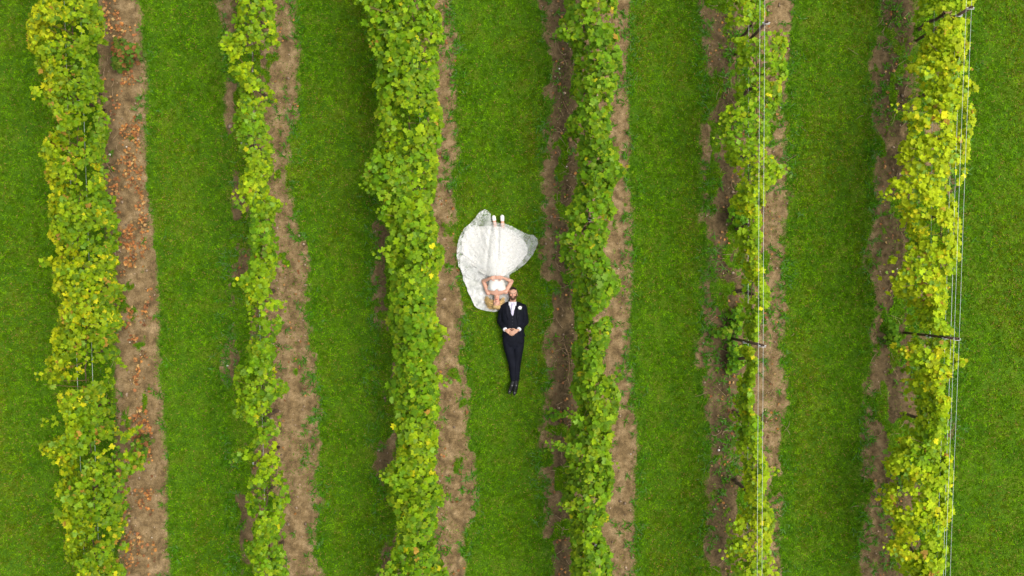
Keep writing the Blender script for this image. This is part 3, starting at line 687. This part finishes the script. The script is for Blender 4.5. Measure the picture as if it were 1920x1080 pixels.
prims += limb([anL, Z(959.5, 728, .14)], [.030, .018])+limb([anR, Z(965.8, 729, .15)], [.030, .018])
me = fuse('groom_body', prims, .0042, 3)
paint(me, hc, 1, (.55, .31, .21), (.42, .19, .14), (.22, .13, .09))
keep(link('body', me, M_skin), gr)
# beard and hair: shells a few mm proud of the same head
hm = fuse('hair', head_prims(hc, 1, infl=.006), .0045, 2); q = co(hm)-hc
km = ((q[:, 1] > .086-.10*np.clip(q[:, 2]-.02, 0, 1)-.25*np.abs(q[:, 0])) | ((q[:, 2] < .012) & (q[:, 1] > -.03))) & ~((np.abs(q[:, 0]) > .05) & (q[:, 1] < .0) & (q[:, 2] > -.02))
clothes('hair', cut(hm, km), simple('dark_brown_hair', (.022, .014, .009), .7, .3, noise=.5, scale=200, bump=.8, bscale=400), gr, .004)
hm = fuse('beard', head_prims(hc, 1, infl=.007), .0045, 2); q = co(hm)-hc
km = (q[:, 2] > -.02) & (q[:, 1] < -.040+np.clip(np.abs(q[:, 0])-.03, 0, 1)*1.1) & (q[:, 1] > -.13) & ~(((q[:, 0])/.024)**2+((q[:, 1]+.060)/.012)**2 < 1) & ~((np.abs(q[:, 0]) < .018) & (q[:, 1] > -.042))
clothes('beard', cut(hm, km), simple('short_beard', (.10, .055, .030), .8, .2, noise=.5, scale=250, bump=.8, bscale=500), gr, .004)
M_suit = simple('navy_suit', (.0062, .0072, .0125), .8, .12, noise=.3, scale=9, bump=.9, bscale=14)
M_waist = simple('navy_waistcoat', (.007, .008, .0135), .8, .14, noise=.12, scale=25, bump=.25, bscale=40)
M_shirt = simple('white_shirt', (.80, .80, .86), .7, .3, noise=.04, bump=.2, bscale=60)
M_tie = simple('lavender_tie', (.60, .56, .72), .45, .5, noise=.08, scale=90, bump=.2, bscale=120)
sh = fuse('shirt', [torso(tor, .006), cap_(Z(961.5, 566.5, .12), .062, Z(961.5, 569, .12), .066)], .007, 3)
V = co(sh); clothes('shirt', cut(sh, (V[:, 1] > WY(600)) & (V[:, 1] < WY(565.2))), M_shirt, gr)
wc = fuse('waistcoat', [torso(tor, .013)], .0065, 3); V = co(wc); gu = 960+V[:, 0]*109.3; gv = 540-V[:, 1]*109.3
hwV = np.interp(gv, [565, 593], [7.6, .3]); km = ~((V[:, 2] > .10) & (gv < 593) & (np.abs(gu-960.9) < hwV)) & (gv > 566) & (gv < 629)
clothes('waistcoat', cut(wc, km), M_waist, gr)
tt = fuse('trousers', [torso([t for t in tor if t[0] >= 610], .010)]+limb([hipL, knL, Z(963.3, 712, .07)], [.082, .058, .045], .010)+limb([hipR, knR, Z(967.7, 712, .07)], [.082, .058, .045], .010)+[ball(Z(963, 646, .10), (.13, .10, .088))], .0065, 3)
V = co(tt); clothes('trousers', cut(tt, (V[:, 1] < WY(622)) & (V[:, 1] > WY(715.5))), M_suit, gr)
jk = fuse('jacket', [torso(tor, .021)]+limb([sL, eL, wL+(eL-wL)*.22], [.062, .054, .041], .006)+limb([sR, eR, wR+(eR-wR)*.22], [.062, .054, .041], .006)
          + [loft([(WX(963, .1), WY(v, .1), .095, h/108, .105) for v, h in ((620, 19), (630, 22.0), (634, 22.3))])], .0065, 3)
V = co(jk); gu = 960+V[:, 0]*109; gv = 540-V[:, 1]*109
hwJ = np.interp(gv, [565, 588, 612, 634], [8.2, 8.0, 9.0, 15.0])
arm = np.minimum(np.abs(gu-947), np.abs(gu-973)) < 0
km = ~((V[:, 2] > .11) & (np.abs(gu-961.5) < hwJ) & (gv < 640)) & (gv > 566.5) & (gv < 632.5)
clothes('jacket', cut(jk, km), M_suit, gr, .006)
def ribbon(name, L_, R_, th, m_, parent):        # closed strip between two 3-D polylines
    L_ = A(L_); R_ = A(R_); n = len(L_); dn = A([0, 0, -th])
    V = np.concatenate([L_, R_, L_+dn, R_+dn]); F = []
    for i in range(n-1):
        F += [(i, i+1, n+i+1, n+i), (2*n+i, 3*n+i, 3*n+i+1, 2*n+i+1), (i, 2*n+i, 2*n+i+1, i+1), (n+i, n+i+1, 3*n+i+1, 3*n+i)]
    F += [(0, n, 3*n, 2*n), (n-1, 3*n-1, 4*n-1, 2*n-1)]
    o = link(name, npmesh(name, V, A(F)), m_); keep(o, parent); return o
M_lapel = simple('lapel_cloth', (.008, .009, .015), .75, .15, noise=.1)
for s_ in (-1, 1):
    vs = [569, 574, 580, 586, 593, 600]; inn = [7.8, 7.6, 7.6, 7.4, 7.6, 8.0]; wd_ = [3, 7, 8.2, 6.6, 4.0, .6]
    zz = [.205, .235, .25, .258, .26, .256]
    I_ = [Z(961.3+s_*a, v, z) for v, a, z in zip(vs, inn, zz)]; O_ = [Z(961.3+s_*(a+b_), v, z-.035*b_/8) for v, a, b_, z in zip(vs, inn, wd_, zz)]
    ribbon('lapel', I_ if s_ < 0 else O_, O_ if s_ < 0 else I_, .006, M_lapel, gr)
    ribbon('collar', [Z(961+s_*2, 567.5, .212), Z(961+s_*3.5, 571.5, .232)], [Z(961+s_*7.4, 565.5, .185), Z(961+s_*7.0, 573.5, .226)], .006, M_shirt, gr)
ribbon('tie', [Z(959.4, 568.5, .216), Z(959.2, 571.5, .232), Z(958.2, 578, .246), Z(957.8, 586, .250), Z(960.3, 594, .244)], [Z(963.0, 568.5, .216), Z(962.6, 571.5, .232), Z(963.6, 578, .246), Z(963.6, 586, .250), Z(961.4, 594, .244)], .008, M_tie, gr)
me = fuse('knot', [ball(Z(961, 569.8, .226), (.022, .02, .012))], .004, 2); keep(link('tie_knot', me, M_tie), gr)
for v in (597, 603, 609, 615): me = fuse('button', [ball(Z(961, v, .2475 - .0006*(v-597)), (.0065, .0065, .004), seg=12)], .0015, 0); keep(link('button', me, simple('button', (.05, .05, .06), .3, .5)), gr)
fl = [ball(Z(975, 577, .245)+A([math.cos(k)*.018, math.sin(k)*.018, .004*math.sin(3*k)]), (.016, .016, .010), seg=12) for k in np.arange(6)*1.047]+[ball(Z(975, 577, .258), .014, seg=12)]
bo = link('boutonniere', fuse('boutonniere', fl, .003, 1), simple('white_petals', (.82, .80, .78), .6, .3, noise=.1)); keep(bo, gr)
V, F = leaves(A([Z(977.2, 579.6, .240), Z(973.5, 580, .242)]), A([[0, 0, 1.], [0, 0, 1.]]), A([.018, .016]), np.random.default_rng(2)); keep(link('sprig', npmesh('sprig', V, F, np.tile([.05, .12, .03], (len(V), 1))), M_leaf), bo)
for w_, e_ in ((wL, eL), (wR, eR)):
    d = (w_-e_)/np.linalg.norm(w_-e_); me = fuse('cuff', [cap_(w_-d*.055, .036, w_-d*.012, .036)], .004, 1)
    V = co(me)-w_; t = V@d; cut(me, (t > -.07) & (t < .012)); clothes('cuff', me, M_shirt, gr, .004)
M_shoe = simple('black_leather', (.010, .010, .011), .22, .6, noise=.1); M_sole = simple('shoe_sole', (.03, .028, .026), .7, .3)
for an, hl, toe in ((anL, Z(961.5, 719, .045), Z(955.2, 734, .215)), (anR, Z(968.5, 718, .045), Z(964.6, 736.5, .235))):
    d = (toe-hl)/np.linalg.norm(toe-hl); mid = hl+(toe-hl)*.55
    me = fuse('shoe', [cap_(hl, .038, mid, .046), cap_(mid, .046, toe, .034), cap_(an+A([0, .005, .0]), .044, hl+(toe-hl)*.30+A([0, .008, .03]), .040)], .005, 3)
    so = clothes('shoe', me, M_shoe, gr, 0)
    n_ = np.cross(d, [1, 0, 0]); n_ /= np.linalg.norm(n_); n_ = n_ if n_[1] < 0 else -n_
    me = fuse('sole', [cap_(hl+n_*.034, .030, mid+n_*.040, .036), cap_(mid+n_*.040, .036, toe+n_*.026, .028)], .005, 2)
    o = link('sole', me, M_sole); keep(o, gr); o.parent = so; o.matrix_parent_inverse = Matrix()
    so2 = fuse('sock', [cap_(an+(knL-an)/np.linalg.norm(knL-an)*.03, .040, an+(toe-an)*.15, .041)], .005, 2); clothes('sock', so2, simple('black_sock', (.01, .01, .012), .9, .1), gr, 0)

# ------------------------------------------------------------------ BRIDE
br = empty('person', P(931, 480, 0)); tag(br, 'blonde woman in a white wedding dress lying on her back', 'person', 'wedding couple lying on the grass')
bc = Z(931.2, 567.5, .125)
bt = [(553, 931, 8, .055, .11), (550, 931.5, 15, .07, .11), (546, 931.5, 17.3, .085, .115), (538, 931.3, 15.5, .098, .12), (530, 931, 13.6, .09, .115), (521, 931, 12.4, .085, .11), (512, 931, 14.5, .09, .11), (500, 931, 18, .10, .11), (490, 931.5, 17, .10, .11)]
bust = [ball(Z(925, 539, .175), (.066, .064, .052)), ball(Z(937, 539, .175), (.066, .064, .052)), ball(Z(931, 537, .17), (.08, .06, .05))]
bsL, beL, bwL = Z(915.5, 549.5, .12), Z(906.5, 527.5, .07), Z(918.5, 521.8, .205)
bsR, beR, bwR = Z(948.5, 547.5, .12), Z(959.3, 527.5, .08), Z(944.5, 521.3, .21)
fL0, fL1, fR0, fR1 = Z(928, 423, .075), Z(925.8, 407.5, .085), Z(942.6, 424, .075), Z(941.6, 406.5, .085)
prims = head_prims(bc, -1, .93, jaw=.9)+face_prims(bc, -1, .93)+[cap_(bc+A([0, .05, -.01]), .043, Z(931.5, 552, .11), .050), torso(bt)]+bust
prims += limb([bsL, beL, bwL], [.042, .036, .023])+limb([bsR, beR, bwR], [.042, .036, .023])
prims += hand(bwL, Z(924.2, 520.6, .232), (1, .06, .02), (0, 0, 1), .88, 1, .4)+hand(bwR, Z(938.4, 520.2, .250), (-1, .04, .02), (0, 0, 1), .88, -1, .4)
prims += limb([Z(924, 496, .11), Z(927, 458, .10), fL0, fL1], [.085, .055, .036, .026])+limb([Z(939, 496, .11), Z(941, 458, .10), fR0, fR1], [.085, .055, .036, .026])
me = fuse('bride_body', prims, .0042, 3)
paint(me, bc, -1, (.56, .31, .22), (.50, .10, .10), (.22, .13, .06), .93)
keep(link('body', me, M_skin), br)
M_dress = simple('ivory_satin', (.66, .645, .61), .7, .25, noise=.03, scale=5, bump=.08, bscale=6)
bd = fuse('bodice', [torso(bt, .010)]+[ball(Z(925, 539, .177), (.072, .070, .058)), ball(Z(937, 539, .177), (.072, .070, .058)), ball(Z(931, 537, .172), (.086, .066, .056))], .006, 3)
V = co(bd); gu = 960+V[:, 0]*109; gv = 540-V[:, 1]*109
topv = 546.3-4.2*np.exp(-((gu-931)/2.8)**2)-.012*(gu-931)**2*np.where(np.abs(gu-931) > 7, 1, .3)
km = (gv < topv) & (gv > 496); clothes('bodice', cut(bd, km), M_dress, br, .005)
# shoes
M_ws = simple('white_satin_shoe', (.80, .78, .70), .35, .5, noise=.05)
for f0, f1 in ((fL0, fL1), (fR0, fR1)):
    d = (f1-f0)/np.linalg.norm(f1-f0); tip = f1+d*.012
    me = fuse('shoe', [cap_(f0+A([0, 0, -.02]), .033, f0+(f1-f0)*.5+A([0, 0, -.028]), .026), cap_(f0+(f1-f0)*.62, .033, f1, .034), cap_(f1, .034, tip, .022)], .004, 2)
    V = co(me); t = (V-f0)@d; h_ = V[:, 2]-(f0[2]+(f1-f0)[2]*np.clip(t/.15, 0, 1)); cut(me, (t > .085) | (h_ < -.012))
    so = clothes('shoe', me, M_ws, br, .004)
    V, F = tube(A([f0+A([0, .01, -.04]), f0+A([0, .045, -.045]), f0+A([0, .07, -.05])]), [.012, .007, .005], 8)
    o = link('heel', npmesh('heel', V, F, smooth=True), M_ws); keep(o, br); o.parent = so; o.matrix_parent_inverse = Matrix()
# skirt and tulle: fans from the waist to a traced hem
def resample(pts, n, smooth=True):
    p = A(pts, ) if False else np.array(pts, float); d = np.concatenate([[0], np.cumsum(np.hypot(*np.diff(p, axis=0).T))]); q = np.linspace(0, d[-1], n)
    return np.stack([np.interp(q, d, p[:, 0]), np.interp(q, d, p[:, 1])], -1), q/d[-1]
def fan(waist, hem, hfun, na=240, ns=70, jag=0, seed=0):
    Hm, a = resample(hem, na); W = np.array(waist[0])[None]*(1-a[:, None])+np.array(waist[1])[None]*a[:, None]
    if jag:
        ctr = Hm.mean(0); dv = Hm-ctr; dv /= np.linalg.norm(dv, axis=1)[:, None]
        Hm = Hm+dv*((fbm(a*38, a*0+seed, 400+seed, 3)-.5)*jag)[:, None]
    s = np.linspace(0, 1, ns)**.85
    U = W[None]*(1-s[:, None, None])+Hm[None]*s[:, None, None]
    z = hfun(U[..., 0], U[..., 1], s[:, None]+0*a[None], a[None]+0*s[:, None])
    V = np.stack([(U[..., 0]-960)/S(.1), (540-U[..., 1])/S(.1), z], -1).reshape(-1, 3)
    i = np.arange(na*ns).reshape(ns, na)
    F = np.stack([i[:-1, :-1], i[1:, :-1], i[1:, 1:], i[:-1, 1:]], -1).reshape(-1, 4)
    return V, F, (s[:, None]+0*a[None]).ravel(), (a[None]+0*s[:, None]).ravel()
def body_h(u, v):   # height of cloth lying over pelvis and legs
    wv = np.interp(v, [415, 425, 460, 500, 520], [15, 16, 17, 19, 13]); hh = np.interp(v, [405, 422, 450, 500, 512, 522], [.12, .15, .185, .225, .222, .215])
    q = np.exp(-(np.abs(u-932.5)/(wv*1.75))**2.2); gap = .035*np.exp(-((u-934)/3.5)**2)*np.interp(v, [430, 480, 495], [1, .7, 0])
    return .045+(hh-.045)*q-gap
def h_skirt(u, v, s, a):
    f = np.sin(a*math.pi*21+2.2*np.sin(a*9))*.5+np.sin(a*math.pi*47+1.3)*.25
    z = body_h(u, v)+f*.017*s**.8*(1-.4*(s > .97))+(fbm(u*.13, v*.13, 501)-.5)*.035*s
    z -= .022*np.exp(-((u-(916+(v-470)*-.10))/3.5)**2)*s
    return np.maximum(z*(1-sstep(.93, 1, s)*.35), .04)
waist = ((917.5, 517.5), (945.5, 517.5))
hemS = [(903, 512), (890, 500), (874, 489), (865, 470), (866, 450), (872, 434), (884, 425), (900, 423.5), (918, 424), (934, 425), (950, 426), (964, 433), (976, 444), (987, 458), (990, 467), (988, 477), (978, 491), (966, 503), (955, 512), (948, 516)]
V, F, s_, a_ = fan(waist, hemS, h_skirt, jag=2.6, seed=9)
dr = clothes('skirt', npmesh('skirt', V, F, smooth=True), M_dress, br, .003)
def tulle(name, base, col, lace_w=1.0, scale=26):
    m, nt, N, L = mat(name); out = N.new('ShaderNodeOutputMaterial'); p = N.new('ShaderNodeBsdfPrincipled'); tr = N.new('ShaderNodeBsdfTransparent')
    p.inputs['Base Color'].default_value = (*col, 1); p.inputs['Roughness'].default_value = .8
    tc = N.new('ShaderNodeTexCoord'); at = N.new('ShaderNodeAttribute'); at.attribute_name = 'lace'
    n1 = N.new('ShaderNodeTexNoise'); n1.inputs['Scale'].default_value = 9; n1.inputs['Detail'].default_value = 5; L.new(tc.outputs['Object'], n1.inputs['Vector'])
    vo = N.new('ShaderNodeTexNoise'); vo.inputs['Scale'].default_value = scale; vo.inputs['Detail'].default_value = 3; vo.inputs['Distortion'].default_value = 1.2; L.new(tc.outputs['Object'], vo.inputs['Vector'])
    r1 = N.new('ShaderNodeMapRange'); r1.inputs[1].default_value = .36; r1.inputs[2].default_value = .66; r1.inputs[3].default_value = base-.16; r1.inputs[4].default_value = base+.16; L.new(n1.outputs[0], r1.inputs[0])
    r2 = N.new('ShaderNodeMapRange'); r2.inputs[1].default_value = .47; r2.inputs[2].default_value = .54; L.new(vo.outputs[0], r2.inputs[0])
    ml = N.new('ShaderNodeMath'); ml.operation = 'MULTIPLY'; r2.inputs[3].default_value = 0; r2.inputs[4].default_value = .66; L.new(r2.outputs[0], ml.inputs[0]); L.new(at.outputs['Fac'], ml.inputs[1])
    mx = N.new('ShaderNodeMath'); mx.operation = 'MAXIMUM'; L.new(r1.outputs[0], mx.inputs[0]); L.new(ml.outputs[0], mx.inputs[1])
    ms = N.new('ShaderNodeMixShader'); L.new(mx.outputs[0], ms.inputs[0]); L.new(tr.outputs[0], ms.inputs[1]); L.new(p.outputs[0], ms.inputs[2]); L.new(ms.outputs[0], out.inputs[0])
    return m
def h_tul(u, v, s, a):
    f = np.sin(a*math.pi*23+3*np.sin(a*7))*.6
    return np.maximum(h_base(u, v)+.016+f*.010*s+(fbm(u*.16, v*.16, 511, 2)-.5)*.03*s, .05)+.02*sstep(.95, 1, s)*np.sin(a*180)**2
def h_base(u, v): return body_h(u, v)+.026-.015*np.exp(-((u-(916+(v-470)*-.10))/3.5)**2)
hemT = [(908, 520), (896, 524), (880, 524), (868, 514), (860, 500), (857, 480), (858, 460), (862, 443), (870, 428), (884, 418), (892, 408), (899, 398), (908, 392), (914, 395), (920, 401), (920, 410), (921, 417), (930, 418.5), (938, 419), (948, 420), (958, 424), (968, 428), (977, 434), (989, 439), (1001, 441), (1008, 447), (1008.5, 456), (1005, 466), (998, 480), (989, 490), (978, 500), (968, 507), (958, 514), (953, 518)]
V, F, s_, a_ = fan(waist, hemT, h_tul, na=300, jag=3.2, seed=1)
lace = sstep(.80, .90, s_)*(.55+.45*sstep(.35, .6, fbm(a_*14, a_*0, 521)))
lace = np.maximum(lace, sstep(.55, .8, s_)*(a_ < .34)*.9*sstep(.4, .6, fbm(V[:, 0]*7, V[:, 1]*7, 523)))
M_tul = tulle('sheer_tulle', .34, (.70, .705, .69), scale=22)
clothes('tulle_overskirt', npmesh('tulle', V, F, smooth=True, extra={'lace': lace}), M_tul, br, 0)
# veil / train spread under her shoulders and head
def h_veil(u, v, s, a):
    f = np.sin(a*math.pi*27+2*np.sin(a*11))
    return .05+f*.016*s+(fbm(u*.25, v*.25, 531)-.5)*.03
veil_c = ((925, 540), (936, 540))
hemV = [(905, 470), (880, 470), (863, 482), (862, 498), (866, 512), (869, 526), (874, 538), (879, 550), (884, 562), (889, 573), (897, 579), (906, 582), (916, 583), (925, 585.8), (931, 585), (938, 581), (946, 571), (954, 562), (957, 552), (957, 540), (957, 528), (954, 514), (945, 500), (938, 480)]
V, F, s_, a_ = fan(veil_c, hemV, h_veil, na=240, jag=2.4, seed=3)
lace = sstep(.82, .93, s_)*.9+ (a_ < .38)*sstep(.5, .7, s_)*sstep(.4, .6, fbm(V[:, 0]*6, V[:, 1]*6, 533))*.9
vm = clothes('veil', npmesh('veil', V, F, smooth=True, extra={'lace': np.clip(lace, 0, 1)}), tulle('sheer_veil', .72, (.70, .70, .68), scale=22), br, 0)
# scattered lace applique is part of the cloth; hair as many fine locks
r = np.random.default_rng(77); hp = []; hcol = []
for g_ in range(34):                               # wavy locks, each a bundle of fine strands
    th0 = -2.0+2.35*g_/24 if g_ < 24 else .6+1.3*(g_-24)/9
    L0 = (r.uniform(.10, .165) if g_ < 18 else .07) if g_ < 24 else r.uniform(.05, .08)
    w1, w2_, p1, p2 = r.uniform(5, 8), r.uniform(4, 7), r.uniform(0, 6), r.uniform(0, 6); tone = r.uniform(.6, 1.35); dn = r.normal(0, .16)
    for i in range(34):
        th = th0+r.normal(0, .10); st = bc+A([math.sin(th)*.062, -math.cos(th)*.080-.005, r.uniform(-.03, .045)])
        d_ = A([math.sin(th)-.25*(g_ < 24), -math.cos(th)*.25+.25*abs(math.sin(th))+dn, -.5+r.normal(0, .08)]); d_ /= np.linalg.norm(d_)
        q = np.linspace(0, 1, 9)[:, None]; ln = L0*r.uniform(.75, 1.15)
        pts = st+d_*ln*q+A([1, .2, 0])*np.sin(q*w1+p1)*.011*q**.5+A([.2, 1, 0])*(np.sin(q*w2_+p2)*.013*q**.5+q**2*.03)+r.normal(0, .0035, 3)*q*2
        pts[:, 2] = np.maximum(pts[:, 2], .065+r.uniform(0, .02)); hp.append(tube(pts, np.linspace(.0034, .0016, 9), 4)); hcol.append(np.repeat(tone*r.uniform(.75, 1.25), 36))
for i in range(420):                              # hair combed back over the scalp
    x0 = r.uniform(-.066, .066); q = np.linspace(0, 1, 9)[:, None]; ph = q*1.5
    pts = bc+np.concatenate([x0*np.cos(q*.5), -(.052+.060*np.sin(ph)), .088*np.cos(ph)*math.sqrt(max(0, 1-(x0/.075)**2))+.004], 1)+r.normal(0, .002, 3)
    hp.append(tube(pts, .0034, 4)); hcol.append(np.repeat(r.uniform(.6, 1.3), 36))
V, F = join(hp); cc = A([.60, .41, .17])[None]*np.concatenate(hcol)[:, None]
keep(link('hair', npmesh('hair', V, F, cc, smooth=True), leafmat('blonde_hair', .45, .5, .08)), br)
me = fuse('flower', [ball(Z(925.5, 541, .248)+A([.0, 0, 0]), (.012, .012, .004), seg=12)], .003, 1); bpy.data.meshes.remove(me)

# ------------------------------------------------------------------ light, sky, camera
SUN_EL, SUN_AZ = 62, 12        # elevation; direction towards the sun measured from +x to +y
w = bpy.data.worlds.new('World'); SC.world = w; w.use_nodes = True; nt = w.node_tree; nt.nodes.clear()
o = nt.nodes.new('ShaderNodeOutputWorld'); bg = nt.nodes.new('ShaderNodeBackground'); sk = nt.nodes.new('ShaderNodeTexSky')
sk.sky_type = 'NISHITA'; sk.sun_disc = False; sk.sun_elevation = math.radians(SUN_EL); sk.sun_rotation = math.radians(90-SUN_AZ)
sk.dust_density = 4.0; sk.air_density = 1.0; sk.ozone_density = .6
bg.inputs[1].default_value = .15
hs = nt.nodes.new('ShaderNodeHueSaturation'); hs.inputs['Saturation'].default_value = .3   # veiled, overcast sky
nt.links.new(sk.outputs[0], hs.inputs['Color']); nt.links.new(hs.outputs[0], bg.inputs[0]); nt.links.new(bg.outputs[0], o.inputs[0])
sl = bpy.data.lights.new('sun', 'SUN'); sl.energy = 1.15; sl.angle = math.radians(50); sl.color = (1, .93, .80)
so = bpy.data.objects.new('sun', sl); COL.objects.link(so)
el, az = math.radians(SUN_EL), math.radians(SUN_AZ)
dv = Vector((math.cos(el)*math.cos(az), math.cos(el)*math.sin(az), math.sin(el)))
so.rotation_euler = dv.to_track_quat('Z', 'Y').to_euler(); so.location = dv*30
cd = bpy.data.cameras.new('camera'); cam = bpy.data.objects.new('camera', cd); COL.objects.link(cam)
cam.location = (0, 0, H); cam.rotation_euler = (0, 0, 0); cd.sensor_width = 36; cd.lens = 36*H/(1920/G); cd.clip_end = 2000; cd.clip_start = .1
SC.camera = cam
SC.view_settings.view_transform = 'Standard'; SC.view_settings.look = 'None'; SC.view_settings.gamma = 1; SC.view_settings.exposure = .86
SC.render.engine = 'CYCLES'; SC.cycles.max_bounces = 8; SC.cycles.transparent_max_bounces = 16
SC.cycles.use_denoising = True; SC.cycles.denoising_prefilter = 'ACCURATE'
